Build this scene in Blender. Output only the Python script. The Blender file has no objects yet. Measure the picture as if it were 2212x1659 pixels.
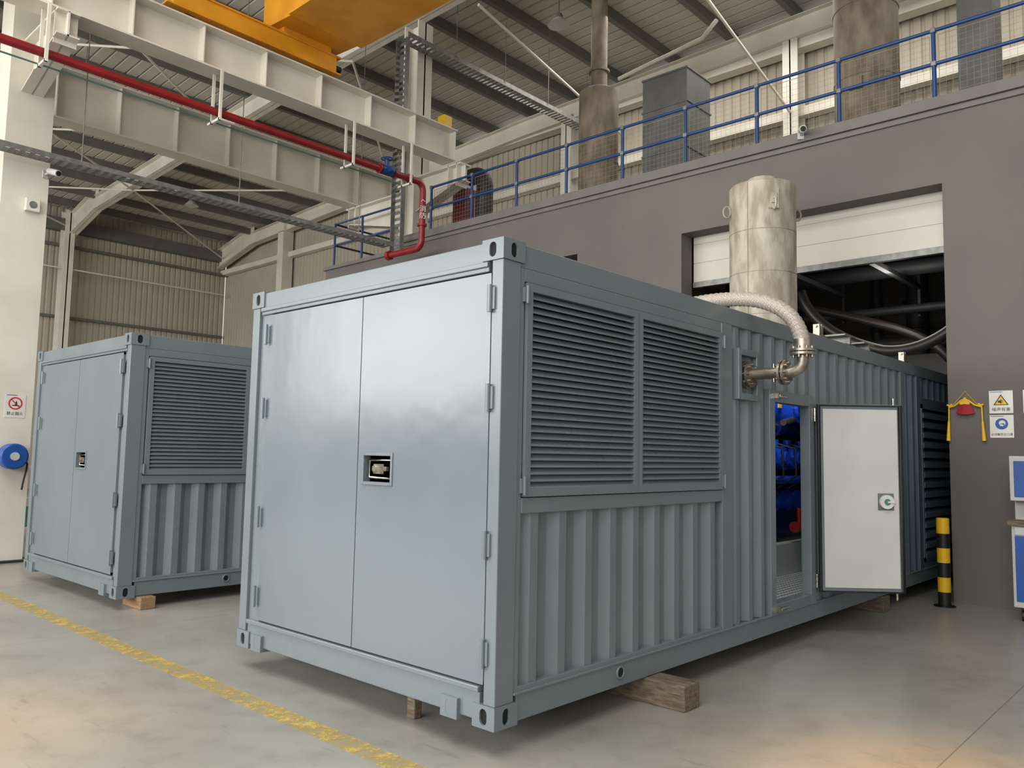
import bpy, math, random
from mathutils import Vector, Matrix
random.seed(4)
SC=bpy.context.scene
COL=SC.collection
try:
    SC.view_settings.view_transform='Standard'
except Exception: pass
# ------------------------------------------------------------ materials
def lin(c):
    return tuple((v/255/12.92 if v/255<=0.04045 else ((v/255+0.055)/1.055)**2.4) for v in c)
MATS={}
def mat(name,rgb,rough=0.5,metal=0.0,rgb2=None,nscale=4.0,detail=4,lo=0.35,hi=0.65,bump=0.0,bscale=60,rvar=0.0,stretch=None,emit=0,bdist=0.01):
    if name in MATS: return MATS[name]
    m=bpy.data.materials.new(name); m.use_nodes=True; nt=m.node_tree; N=nt.nodes; L=nt.links
    b=N['Principled BSDF']; b.inputs['Roughness'].default_value=rough; b.inputs['Metallic'].default_value=metal
    c=lin(rgb)
    tc=N.new('ShaderNodeTexCoord'); mp=N.new('ShaderNodeMapping'); L.new(tc.outputs['Object'],mp.inputs[0])
    if stretch: mp.inputs['Scale'].default_value=stretch
    nz=N.new('ShaderNodeTexNoise'); nz.inputs['Scale'].default_value=nscale; nz.inputs['Detail'].default_value=detail
    L.new(mp.outputs[0],nz.inputs['Vector'])
    r=N.new('ShaderNodeValToRGB'); r.color_ramp.elements[0].position=lo; r.color_ramp.elements[1].position=hi
    c2=lin(rgb2) if rgb2 else tuple(v*0.88 for v in c)
    r.color_ramp.elements[0].color=(*c2,1); r.color_ramp.elements[1].color=(*c,1)
    L.new(nz.outputs['Fac'],r.inputs[0]); L.new(r.outputs[0],b.inputs['Base Color'])
    if rvar:
        mr=N.new('ShaderNodeMapRange'); mr.inputs['From Min'].default_value=0.3; mr.inputs['From Max'].default_value=0.7
        mr.inputs['To Min'].default_value=rough-rvar; mr.inputs['To Max'].default_value=rough+rvar
        L.new(nz.outputs['Fac'],mr.inputs[0]); L.new(mr.outputs[0],b.inputs['Roughness'])
    if bump:
        n2=N.new('ShaderNodeTexNoise'); n2.inputs['Scale'].default_value=bscale; n2.inputs['Detail'].default_value=3
        L.new(mp.outputs[0],n2.inputs['Vector'])
        bp=N.new('ShaderNodeBump'); bp.inputs['Strength'].default_value=bump; bp.inputs['Distance'].default_value=bdist
        L.new(n2.outputs['Fac'],bp.inputs['Height']); L.new(bp.outputs[0],b.inputs['Normal'])
    if emit:
        b.inputs['Emission Color'].default_value=(*c,1); b.inputs['Emission Strength'].default_value=emit
    MATS[name]=m; return m
PAINT=mat('paint_blue_grey',(115,125,131),0.27,0,(111,121,127),2.0,rvar=0.05)
PAINTD=mat('paint_door',(115,125,132),0.21,0,(110,120,127),0.9,rvar=0.05,bump=0.25,bscale=1.6,bdist=0.02)
PAINT_SHADE=mat('paint_blue_grey_shade',(92,108,122),0.35)  # container paint again, doorway shade put into a darker, bluer colour
DARK=mat('recess_shade_black',(14,14,15),0.8)  # near-black stands in for shade inside shallow holes and behind the end louvre
LBACK=mat('louver_back_shade',(38,43,47),0.7)  # backing sheet coloured dark for the shade between slats
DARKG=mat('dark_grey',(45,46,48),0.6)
CHROME=mat('chrome',(205,200,190),0.18,1.0,(150,140,125),30)
STEEL=mat('stainless',(182,175,164),0.4,0.9,(142,132,118),12,bump=0.1)
SIL=mat('weathered_steel',(184,178,164),0.65,0.05,(150,141,125),5,14,0.38,0.60,bump=0.3,bscale=25,stretch=(1.6,1.6,.6))
EXH=mat('exhaust_cladding',(148,137,120),0.65,0.1,(114,104,89),4.0,12,0.34,0.64,bump=0.2,bscale=14,stretch=(1.4,1.4,.6))
GALV=mat('galvanised',(138,138,135),0.45,0.4,(112,113,111),10)
DUCT=mat('duct_grey',(114,115,114),0.6,0.1,(100,101,100),3)
CREAM=mat('cream_white_paint',(224,219,207),0.5,0,(208,203,190),1.2,6)
GREYW=mat('wall_neutral_grey',(106,102,98),0.75,0,(99,95,92),0.8,7,bump=0.06,bscale=30)
GREYL=mat('wall_edge_grey',(110,107,103),0.6)
CLAD=mat('cladding_beige',(182,174,157),0.55,0,(170,162,146),0.5,3)
ROOF=mat('roof_panel',(202,197,187),0.6,0,(186,181,171),0.4,4)
PURL=mat('purlin_grey',(106,103,99),0.5,0.1)
RED=mat('fire_red',(142,26,32),0.38,0,(124,22,28),3)
REDD=mat('dark_red',(100,24,28),0.5)
BLUE=mat('railing_blue',(26,64,120),0.4)
BLUE2=mat('engine_blue',(26,72,190),0.22)
BLUE3=mat('engine_blue_dark',(10,30,92),0.3)
YEL=mat('crane_yellow',(226,156,40),0.45,0,(206,138,28),2)
YEL2=mat('yellow_paint',(236,186,30),0.45)
BLACK=mat('black_rubber',(20,20,21),0.5)
WHITE=mat('white_panel',(202,203,200),0.4,0,(192,193,190),1.5)
SIGNW=mat('sign_white',(222,222,216),0.4)
SHUT=mat('shutter_white',(206,203,194),0.45,0,(194,190,181),0.6)
WOOD=mat('timber',(136,120,102),0.85,0,(82,71,58),9,8,0.3,0.7,bump=0.4,bscale=30,stretch=(6,1,6))
WOOD2=mat('timber_light',(160,130,98),0.85,0,(126,100,72),6,8,0.3,0.7,stretch=(6,1,6))
CELL=mat('cell_dark',(72,69,66),0.8,0,(56,54,52),1.0)
TEAL=mat('teal_pipe',(84,130,122),0.5)
MESHW=mat('wire_mesh',(150,144,124),0.6,0.1)
SIGNRED=mat('sign_red',(200,36,40),0.4)
SIGNBLUE=mat('sign_blue',(30,80,160),0.4)
PLAST=mat('cable_brown_black',(46,41,39),0.4)
SILK=mat('red_silk',(150,24,38),0.7)
PALE=mat('lamp_pale',(190,190,185),0.4)
LOGREY=mat('equipment_grey',(84,82,78),0.5,0,(66,64,61),3)
def floor_mat():
    m=bpy.data.materials.new('concrete_floor'); m.use_nodes=True; nt=m.node_tree; N=nt.nodes; L=nt.links
    b=N['Principled BSDF']; tc=N.new('ShaderNodeTexCoord')
    n1=N.new('ShaderNodeTexNoise'); n1.inputs['Scale'].default_value=0.6; n1.inputs['Detail'].default_value=10; n1.inputs['Roughness'].default_value=0.62
    n2=N.new('ShaderNodeTexNoise'); n2.inputs['Scale'].default_value=5; n2.inputs['Detail'].default_value=10; n2.inputs['Roughness'].default_value=0.7
    n3=N.new('ShaderNodeTexNoise'); n3.inputs['Scale'].default_value=30; n3.inputs['Detail'].default_value=4
    mp3=N.new('ShaderNodeMapping'); mp3.inputs['Scale'].default_value=(1,.12,1); mp3.inputs['Rotation'].default_value=(0,0,.5); L.new(tc.outputs['Object'],mp3.inputs[0]); L.new(mp3.outputs[0],n3.inputs['Vector'])
    for n in (n1,n2): L.new(tc.outputs['Object'],n.inputs['Vector'])
    r1=N.new('ShaderNodeValToRGB'); r1.color_ramp.elements[0].position=0.3; r1.color_ramp.elements[1].position=0.7
    r1.color_ramp.elements[0].color=(*lin((142,140,134)),1); r1.color_ramp.elements[1].color=(*lin((163,161,154)),1)
    r2=N.new('ShaderNodeValToRGB'); r2.color_ramp.elements[0].position=0.28; r2.color_ramp.elements[1].position=0.5
    r2.color_ramp.elements[0].color=(0.80,0.795,0.79,1); r2.color_ramp.elements[1].color=(1,1,1,1)
    r3=N.new('ShaderNodeValToRGB'); r3.color_ramp.elements[0].position=0.28; r3.color_ramp.elements[1].position=0.36
    r3.color_ramp.elements[0].color=(0.84,0.84,0.83,1); r3.color_ramp.elements[1].color=(1,1,1,1)
    L.new(n1.outputs['Fac'],r1.inputs[0]); L.new(n2.outputs['Fac'],r2.inputs[0]); L.new(n3.outputs['Fac'],r3.inputs[0])
    mx=N.new('ShaderNodeMixRGB'); mx.blend_type='MULTIPLY'; mx.inputs[0].default_value=1
    L.new(r1.outputs[0],mx.inputs[1]); L.new(r2.outputs[0],mx.inputs[2])
    mx3=N.new('ShaderNodeMixRGB'); mx3.blend_type='MULTIPLY'; mx3.inputs[0].default_value=1
    L.new(mx.outputs[0],mx3.inputs[1]); L.new(r3.outputs[0],mx3.inputs[2])
    sp=N.new('ShaderNodeSeparateXYZ'); L.new(tc.outputs['Object'],sp.inputs[0])
    def joint(out,per,off):
        a=N.new('ShaderNodeMath'); a.operation='ADD'; a.inputs[1].default_value=off; L.new(out,a.inputs[0])
        p=N.new('ShaderNodeMath'); p.operation='PINGPONG'; p.inputs[1].default_value=per/2; L.new(a.outputs[0],p.inputs[0])
        g=N.new('ShaderNodeMath'); g.operation='LESS_THAN'; g.inputs[1].default_value=0.004; L.new(p.outputs[0],g.inputs[0]); return g
    g1=joint(sp.outputs[0],6,2.2); g2=joint(sp.outputs[1],6,1.65)
    mxx=N.new('ShaderNodeMath'); mxx.operation='MAXIMUM'; L.new(g1.outputs[0],mxx.inputs[0]); L.new(g2.outputs[0],mxx.inputs[1])
    m2=N.new('ShaderNodeMixRGB'); m2.inputs[2].default_value=(*lin((122,120,113)),1); L.new(mxx.outputs[0],m2.inputs[0]); L.new(mx3.outputs[0],m2.inputs[1])
    L.new(m2.outputs[0],b.inputs['Base Color'])
    mr=N.new('ShaderNodeMapRange'); mr.inputs['To Min'].default_value=0.2; mr.inputs['To Max'].default_value=0.44; L.new(n1.outputs['Fac'],mr.inputs[0]); L.new(mr.outputs[0],b.inputs['Roughness'])
    bp=N.new('ShaderNodeBump'); bp.inputs['Strength'].default_value=0.04; bp.inputs['Distance'].default_value=0.01; L.new(n2.outputs['Fac'],bp.inputs['Height']); L.new(bp.outputs[0],b.inputs['Normal'])
    return m
def worn_mat():
    m=bpy.data.materials.new('worn_yellow_paint'); m.use_nodes=True; nt=m.node_tree; N=nt.nodes; L=nt.links
    b=N['Principled BSDF']; b.inputs['Base Color'].default_value=(*lin((202,178,98)),1); b.inputs['Roughness'].default_value=0.5
    out=N['Material Output']; tr=N.new('ShaderNodeBsdfTransparent'); mx=N.new('ShaderNodeMixShader')
    tc=N.new('ShaderNodeTexCoord'); n=N.new('ShaderNodeTexNoise'); n.inputs['Scale'].default_value=9; n.inputs['Detail'].default_value=12; n.inputs['Roughness'].default_value=0.82
    L.new(tc.outputs['Object'],n.inputs['Vector']); r=N.new('ShaderNodeValToRGB'); r.color_ramp.elements[0].position=0.48; r.color_ramp.elements[1].position=0.57
    r.color_ramp.elements[0].color=(.15,.15,.15,1); r.color_ramp.elements[1].color=(.85,.85,.85,1)
    L.new(n.outputs['Fac'],r.inputs[0]); L.new(r.outputs[0],mx.inputs[0]); L.new(tr.outputs[0],mx.inputs[1]); L.new(b.outputs[0],mx.inputs[2]); L.new(mx.outputs[0],out.inputs[0])
    return m
def braid_mat():
    m=bpy.data.materials.new('braided_steel'); m.use_nodes=True; nt=m.node_tree; N=nt.nodes; L=nt.links
    b=N['Principled BSDF']; b.inputs['Metallic'].default_value=0.2; b.inputs['Roughness'].default_value=0.6
    tc=N.new('ShaderNodeTexCoord'); c=N.new('ShaderNodeTexChecker'); c.inputs['Scale'].default_value=110
    c.inputs['Color1'].default_value=(*lin((188,179,168)),1); c.inputs['Color2'].default_value=(*lin((146,137,127)),1)
    L.new(tc.outputs['Object'],c.inputs['Vector']); L.new(c.outputs[0],b.inputs['Base Color'])
    return m
def checker_mat():
    m=bpy.data.materials.new('checker_plate'); m.use_nodes=True; nt=m.node_tree; N=nt.nodes; L=nt.links
    b=N['Principled BSDF']; b.inputs['Metallic'].default_value=0.2; b.inputs['Roughness'].default_value=0.4
    tc=N.new('ShaderNodeTexCoord'); mp=N.new('ShaderNodeMapping'); mp.inputs['Rotation'].default_value=(0,0,0.78); L.new(tc.outputs['Object'],mp.inputs[0])
    c=N.new('ShaderNodeTexChecker'); c.inputs['Scale'].default_value=24
    c.inputs['Color1'].default_value=(*lin((225,225,220)),1); c.inputs['Color2'].default_value=(*lin((110,112,112)),1)
    L.new(mp.outputs[0],c.inputs['Vector']); L.new(c.outputs[0],b.inputs['Base Color'])
    return m
FLOORM=floor_mat(); WORN=worn_mat(); BRAID=braid_mat(); CHK=checker_mat()
# ------------------------------------------------------------ mesh helper
class M:
    def __init__(s): s.v=[]; s.f=[]; s.m=[]; s.sm=[]
    def add(s,vs,fs,mi=0,smooth=False):
        o=len(s.v); s.v+= [tuple(v) for v in vs]
        for f in fs: s.f.append([o+i for i in f]); s.m.append(mi); s.sm.append(smooth)
        return s
    def box(s,x0,x1,y0,y1,z0,z1,mi=0):
        return s.add([(x0,y0,z0),(x1,y0,z0),(x1,y1,z0),(x0,y1,z0),(x0,y0,z1),(x1,y0,z1),(x1,y1,z1),(x0,y1,z1)],
          [(0,3,2,1),(4,5,6,7),(0,1,5,4),(1,2,6,5),(2,3,7,6),(3,0,4,7)],mi)
    def obox(s,c,u,v,n,a,b,h,mi=0):
        c=Vector(c);u=Vector(u).normalized();v=Vector(v).normalized();n=Vector(n).normalized()
        P=[]
        for k in(-h,h):
            for i,j in((-a,-b),(a,-b),(a,b),(-a,b)): P.append(c+u*i+v*j+n*k)
        return s.add(P,[(0,3,2,1),(4,5,6,7),(0,1,5,4),(1,2,6,5),(2,3,7,6),(3,0,4,7)],mi)
    def beam(s,p,q,w,h,mi=0):
        p=Vector(p);q=Vector(q);d=(q-p); L=d.length; d.normalize()
        up=Vector((0,0,1)) if abs(d.z)<0.95 else Vector((1,0,0))
        r=d.cross(up).normalized(); u=r.cross(d)
        return s.obox((p+q)/2,r,d,u,w/2,L/2,h/2,mi)
    def cyl(s,p,q,r,r2=None,n=24,mi=0,caps=True):
        p=Vector(p);q=Vector(q);d=(q-p).normalized(); r2=r if r2 is None else r2
        a=d.orthogonal().normalized(); b=d.cross(a)
        A=[p+(a*math.cos(2*math.pi*i/n)+b*math.sin(2*math.pi*i/n))*r for i in range(n)]
        B=[q+(a*math.cos(2*math.pi*i/n)+b*math.sin(2*math.pi*i/n))*r2 for i in range(n)]
        s.add(A+B,[(i,(i+1)%n,n+(i+1)%n,n+i) for i in range(n)],mi,True)
        if caps:
            s.add(A,[tuple(reversed(range(n)))],mi); s.add(B,[tuple(range(n))],mi)
        return s
    def tube(s,pts,r,n=14,mi=0,closed=False):
        pts=[Vector(p) for p in pts]; rs=r if isinstance(r,(list,tuple)) else [r]*len(pts)
        T=[]
        for i in range(len(pts)):
            if closed: T.append((pts[(i+1)%len(pts)]-pts[i-1]).normalized())
            else: T.append((pts[min(i+1,len(pts)-1)]-pts[max(i-1,0)]).normalized())
        a=T[0].orthogonal().normalized(); V=[]
        for i,p in enumerate(pts):
            a=(a-T[i]*a.dot(T[i])).normalized(); b=T[i].cross(a)
            V+=[p+(a*math.cos(2*math.pi*k/n)+b*math.sin(2*math.pi*k/n))*rs[i] for k in range(n)]
        F=[]
        for i in range(len(pts)-1+(1 if closed else 0)):
            j=(i+1)%len(pts)
            F+=[(i*n+k,i*n+(k+1)%n,j*n+(k+1)%n,j*n+k) for k in range(n)]
        s.add(V,F,mi,True)
        if not closed:
            s.add(V[:n],[tuple(reversed(range(n)))],mi); s.add(V[-n:],[tuple(range(n))],mi)
        return s
    def corr(s,o,u,v,n,ul,vl,pitch=0.28,d=0.04,fo=0.26,sl=0.24,fi=0.26,mi=0):
        o=Vector(o);u=Vector(u);v=Vector(v);n=Vector(n)
        k=max(1,round(ul/pitch)); p=ul/k; pr=[]
        for i in range(k):
            b=i*p; pr+=[(b,-d),(b+fi*p/2,-d),(b+(fi/2+sl)*p,0),(b+(fi/2+sl+fo)*p,0),(b+(fi/2+2*sl+fo)*p,-d)]
        pr.append((ul,-d))
        A=[o+u*a+n*b for a,b in pr]; B=[q+v*vl for q in A]; m=len(A)
        return s.add(A+B,[(i,i+1,m+i+1,m+i) for i in range(m-1)],mi)
    def slot(s,c,u,v,n,hw,hh,a,b,dep,mi=0,mih=1):
        c=Vector(c);u=Vector(u);v=Vector(v);n=Vector(n)
        ang=sorted(set([round(2*math.pi*i/20,5) for i in range(20)]+[round(x%(2*math.pi),5) for x in (math.atan2(hh,hw),math.pi-math.atan2(hh,hw),math.pi+math.atan2(hh,hw),-math.atan2(hh,hw))]))
        O=[];I=[];D=[]
        for t in ang:
            cx,sy=math.cos(t),math.sin(t)
            k=min(hw/abs(cx) if abs(cx)>1e-9 else 1e9, hh/abs(sy) if abs(sy)>1e-9 else 1e9)
            O.append(c+u*cx*k+v*sy*k)
            e=b-a; r=None
            if abs(cx)>1e-9:
                tt=a/abs(cx)
                if abs(sy)*tt<=e: r=tt
            if r is None:
                cy=e if sy>0 else -e; B=-2*sy*cy; C=cy*cy-a*a; r=(-B+math.sqrt(max(0,B*B-4*C)))/2
            I.append(c+u*cx*r+v*sy*r); D.append(I[-1]-n*dep)
        m=len(ang)
        s.add(O+I,[(i,(i+1)%m,m+(i+1)%m,m+i) for i in range(m)],mi)
        s.add(I+D,[(i,(i+1)%m,m+(i+1)%m,m+i) for i in range(m)],mi)
        s.add(D,[tuple(range(m))],mih)
        return s
def mk(name,m,mats,parent=None,loc=(0,0,0),rot=None,bevel=0,label=None,cat=None,group=None,kind=None,fix=False):
    me=bpy.data.meshes.new(name); me.from_pydata(m.v,[],m.f)
    if not isinstance(mats,(list,tuple)): mats=[mats]
    for x in mats: me.materials.append(x)
    me.polygons.foreach_set('material_index',m.m); me.polygons.foreach_set('use_smooth',m.sm); me.update()
    if fix:
        import bmesh
        bm=bmesh.new(); bm.from_mesh(me); bmesh.ops.recalc_face_normals(bm,faces=bm.faces); bm.to_mesh(me); bm.free()
    o=bpy.data.objects.new(name,me); COL.objects.link(o); o.location=loc
    if rot: o.rotation_euler=rot
    if parent: o.parent=parent
    if bevel:
        b=o.modifiers.new('b','BEVEL'); b.width=bevel; b.segments=2; b.limit_method='ANGLE'; b.angle_limit=0.7; b.harden_normals=False
    if label: o['label']=label
    if cat: o['category']=cat
    if group: o['group']=group
    if kind: o['kind']=kind
    return o
def thing(name,label,cat,loc=(0,0,0),rot=None,group=None):
    o=bpy.data.objects.new(name,None); COL.objects.link(o); o.location=loc; o.empty_display_size=0.1
    if rot: o.rotation_euler=rot
    o['label']=label; o['category']=cat
    if group: o['group']=group
    return o
def copy_thing(src,loc,rot=None):
    n=src.copy(); COL.objects.link(n); n.location=loc
    if rot: n.rotation_euler=rot
    def rec(a,b):
        for c in [k for k in bpy.data.objects if k.parent==a]:
            d=c.copy(); COL.objects.link(d); d.parent=b; rec(c,d)
    rec(src,n); return n
def struct(name,m,mats,**k): return mk(name,m,mats,kind='structure',**k)
def text(body,size,parent,loc,rotm,mt,name='lettering',depth=0.0008):
    cu=bpy.data.curves.new('t','FONT'); cu.body=body; cu.size=size; cu.align_x='CENTER'; cu.align_y='CENTER'; cu.extrude=depth
    t=bpy.data.objects.new('t',cu); COL.objects.link(t); bpy.context.view_layer.update()
    dg=bpy.context.evaluated_depsgraph_get(); me=bpy.data.meshes.new_from_object(t.evaluated_get(dg)); bpy.data.objects.remove(t)
    me.materials.clear(); me.materials.append(mt)
    o=bpy.data.objects.new(name,me); COL.objects.link(o); o.parent=parent; o.matrix_local=Matrix.Translation(loc)@rotm.to_4x4(); return o
RX=Matrix(((0,0,-1),(-1,0,0),(0,1,0)))
RY=Matrix(((1,0,0),(0,0,-1),(0,1,0)))
FZ=-0.15
# ------------------------------------------------------------ setting
struct('floor',M().box(-16,14.4,-16,30.4,FZ-0.2,FZ),FLOORM)
mk('floor_marking_line',M().box(-0.43,-0.28,-6,29,FZ+0.0005,FZ+0.002),WORN,label='worn flaking yellow painted line on the concrete floor',cat='floor marking')
XW=7.1
w=M()
for y0,y1,z0,z1 in [(-16,-.37,FZ,5.6),(-.37,3.12,4.70,5.6),(3.12,5.05,FZ,5.6),(5.05,8.6,4.70,5.6),(8.6,9.75,FZ,5.6),(9.75,12.15,FZ,5.42)]:
    w.box(XW,XW+.3,y0,y1,z0,z1)
w.box(XW+.3,14,12.0,12.15,FZ,5.42)
struct('wall_right',w,GREYW)
t=M(); t.box(XW-.07,XW+.3,-16,9.75,5.6,5.74); t.box(XW-.03,XW+.0,-16,9.75,5.53,5.6)
t.box(XW-.05,XW+.3,9.75,12.2,5.42,5.5)
struct('trim_1',t,GREYL,bevel=.006)
struct('floor_mezzanine',M().box(XW+.3,14,-16,12.0,5.35,5.5),GREYL)
c=M(); c.box(XW+.3,13,-1.3,-1.2,FZ,5.35); c.box(XW+.3,13,3.9,4.0,FZ,5.35); c.box(12.9,13,-1.2,3.9,FZ,5.35); c.box(XW+.3,12.9,-1.2,3.9,5.2,5.35)
c.box(XW+.3,13,8.9,9.0,FZ,5.35); c.box(9,9.1,4,8.9,FZ,5.35)
struct('wall_test_cell',c,CELL)
w=M(); w.corr((14,12.2,FZ),(0,1,0),(0,0,1),(-1,0,0),17.8,10.8,pitch=.22,d=.03,fo=.6,sl=.08,fi=.24)
w.corr((14,-16,5.5),(0,1,0),(0,0,1),(-1,0,0),28.2,5.6,pitch=.22,d=.03,fo=.6,sl=.08,fi=.24)
struct('wall_back',w,CLAD)
w=M(); w.corr((-16,30,FZ),(1,0,0),(0,0,1),(0,-1,0),30,10.8,pitch=.22,d=.03,fo=.6,sl=.08,fi=.24)
struct('wall_left',w,CLAD)
w=M(); w.box(-16.2,-16,-16,30,FZ,2.6); w.box(-16.2,-16,-16,30,8.6,11.2)
for y in range(-16,31,5): w.box(-16.2,-16,y-.25,y+.25,2.6,8.6)
struct('wall_rear',w,CLAD)
def rz(y): return 11.25+max(0,12-y)*0.02-max(0,y-12)*0.045
r=M()
for ya,yb in((-16,12),(12,30.2)):
    k=100; p=30.4/k; pr=[]
    for i in range(k):
        b=-16+i*p; pr+=[(b,0),(b+.2*p,0),(b+.27*p,.05),(b+.33*p,.05),(b+.4*p,0)]
    pr.append((14.4,0)); A=[(a,ya,rz(ya)+b) for a,b in pr]; B=[(a,yb,rz(yb)+b) for a,b in pr]; m_=len(A)
    r.add(A+B,[(i+1,i,m_+i,m_+i+1) for i in range(m_-1)])
struct('ceiling',r,ROOF)
ti=2
y=-13.0
while y<29.9:
    z=rz(y); m=M(); m.box(-16,14,y-.04,y+.04,z-.24,z-.015); m.box(-16,14,y-.04,y+.09,z-.25,z-.24)
    struct('trim_%d'%ti,m,PURL); ti+=1; y+=1.55
m=M(); m.box(-16,13.9,29.7,29.85,8.9,9.0); m.box(-16,13.9,29.8,29.95,6.2,6.3); m.box(-16,13.9,29.6,29.95,9.5,9.95)
struct('trim_%d'%ti,m,PURL); ti+=1
m=M(); m.box(13.7,13.95,-16,29.9,8.95,9.15); m.box(13.6,13.9,-16,18,10.45,10.75)
struct('trim_%d'%ti,m,CREAM); ti+=1
# ------------------------------------------------------------ steelwork
def ibeamY(m,x,y0,z0,y1,z1,h,w=.3,t=.02):
    for (a,b,c_,d) in ((w,t,0,0),(t*1.2,h,0,0),(w,t,h-t,0)):
        ww,hh,zo=a,b,c_
        V=[(x-ww/2,y0,z0+zo),(x+ww/2,y0,z0+zo),(x+ww/2,y0,z0+zo+hh),(x-ww/2,y0,z0+zo+hh),(x-ww/2,y1,z1+zo),(x+ww/2,y1,z1+zo),(x+ww/2,y1,z1+zo+hh),(x-ww/2,y1,z1+zo+hh)]
        m.add(V,[(0,1,2,3),(7,6,5,4),(0,4,5,1),(1,5,6,2),(2,6,7,3),(3,7,4,0)])
def zr(y): return rz(y)-.25
for X in(.3,7.5,13.6):
    m=M()
    ibeamY(m,X,-16,zr(-16)-.5,12,zr(12)-.5,.5); ibeamY(m,X,12,zr(12)-.5,27,zr(27)-.5,.5); ibeamY(m,X,27,zr(27)-.5,29.8,zr(29.8)-1.0,.8)
    mk('roof_rafter',m,CREAM,label='off-white painted steel roof rafter beam under the purlins',cat='steel beam',group='roof rafters',fix=True)
def hcol(x0,x1,y0,y1,z0,z1):
    m=M(); m.box(x0,x1,y0,y0+.03,z0,z1); m.box(x0,x1,y1-.03,y1,z0,z1); m.box((x0+x1)/2-.02,(x0+x1)/2+.02,y0,y1,z0,z1); return m
def column(x0,x1,y0,y1,zb,zt,yb1,yb2,zc1,zc2,label,base=True):
    T=thing('steel_column',label,'column',((x0+x1)/2,(y0+y1)/2,zb))
    cx,cy=(x0+x1)/2,(y0+y1)/2
    sh=hcol(x0-cx,x1-cx,y0-cy,y1-cy,0,zt-zb)
    if base: sh=M().box(x0-cx,x1-cx,y0-cy,y1-cy,0,zt-zb)
    mk('shaft',sh,CREAM,T,bevel=.003)
    if base:
        mk('base_plate',M().box(x0-cx-.08,x1-cx+.08,y0-cy-.08,y1-cy+.08,0,.03),DARKG,T)
    hw=.14
    for s_,ye,yc,zc in((-1,yb1-cy,y0-cy,zc1),(1,yb2-cy,y1-cy,zc2)):
        e=ye+s_*.25; m=M()
        for hwid,zt_ in((hw,-.73),(.012,-.02)):
            a=[(-hwid,yc,zc-zb-.75),(hwid,yc,zc-zb-.75),(hwid,e,zc-zb-.35),(-hwid,e,zc-zb-.35),(-hwid,yc,zc-zb+zt_),(hwid,yc,zc-zb+zt_),(hwid,e,zc-zb+(-.33 if hwid==hw else -.02)),(-hwid,e,zc-zb+(-.33 if hwid==hw else -.02))]
            m.add(a,[(0,3,2,1),(4,5,6,7),(0,1,5,4),(1,2,6,5),(2,3,7,6),(3,0,4,7)])
        m.box(-hw,hw,min(yc,e),max(yc,e),zc-zb-.03,zc-zb)
        for yy in (ye-.1*s_,ye+.14*s_): m.box(-hw,hw,yy-.01,yy+.01,zc-zb-.45,zc-zb)
        mk('corbel',m,CREAM,T,fix=True)
    return T
BY1,BY2=8.4,11.6
BZ=7.07; BZ2=6.84
column(.04,.62,9.45,10.0,FZ,10.5,BY1,BY2,BZ-.005,BZ2-.005,'off-white steel column beside the grey container, carrying crane beams')
column(7.3,7.7,9.45,9.9,5.5,10.4,BY1,BY2,BZ-.005,BZ2-.005,'off-white steel column rising from the mezzanine deck',False)
for X in(7.2,-.6):
    mk('steel_column',hcol(X,X+.35,29.2,29.7,FZ,10.2),CREAM,label='off-white steel column against the beige cladding wall',cat='column',group='outer wall columns')
m=M(); m.box(13.45,13.9,24.5,24.9,FZ,10.4); mk('steel_column',m,CREAM,label='off-white steel column on the corrugated end wall',cat='column')
for Y in(4.2,-2.5,10.5):
    m=M(); m.box(13.5,13.53,Y-.17,Y+.17,5.5,10.7); m.box(13.87,13.9,Y-.17,Y+.17,5.5,10.7); m.box(13.5,13.9,Y-.015,Y+.015,5.5,10.7)
    mk('steel_column',m,CREAM,label='off-white steel column behind the mezzanine railing',cat='column',group='mezzanine wall columns')
def runway(yb,x0,x1,z,h,label):
    T=thing('crane_runway_beam',label,'steel beam',(x0,yb,z))
    L=x1-x0; m=M(); m.box(0,L,-.19,.19,0,.025); m.box(0,L,-.01,.01,.025,h-.025); m.box(0,L,-.22,.22,h-.025,h)
    mk('girder',m,CREAM,T)
    k=int(L/1.02)
    for i in range(k+1):
        xx=L-.02-i*1.02; m=M(); m.box(xx-.008,xx+.008,-.18,.18,.025,h-.025)
        mk('stiffener_rib',m,CREAM,T)
    mk('crane_rail',M().box(0,L,-.03,.03,h,h+.08),GALV,T)
    return T,L,h
T,L_,h_=runway(BY1,-4.5,7.3,BZ,.61,'off-white steel crane runway beam with welded stiffener ribs')
mk('end_stop',M().box(L_-.25,L_-.05,-.1,.1,h_,h_+.28),YEL2,T,bevel=.01)
runway(BY2,-4.5,8.4,BZ2,.88,'deep off-white steel crane runway beam of the next bay')
def brace(p,q,label='thin off-white steel brace under the roof',r=.03):
    mk('roof_brace',M().cyl(p,q,r,n=8),CREAM,label=label,cat='steel brace',group='roof braces')
for p,q in [((.3,12,10.4),(7.5,18,10.2)),((.3,18,10.2),(7.5,12,10.4)),((.3,18,10.2),(7.5,24,9.9)),((.3,24,9.9),(7.5,18,10.2)),((.3,24,9.9),(7.5,29.5,9.6)),((.3,29.5,9.6),(7.5,24,9.9)),
   ((7.5,12,10.4),(13.6,18,10.2)),((7.5,24,9.9),(13.6,18,10.2)),((7.5,24,9.9),(13.6,29.5,9.6)),((7.5,29.3,8.0),(13.6,29.3,8.0)),((.3,29.3,8.0),(7.2,29.3,8.0)),((7.6,8.0,10.3),(13.5,8.6,9.6)),((13.5,4.2,9.0),(10,4.6,10.6))]:
    brace(p,q)
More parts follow.
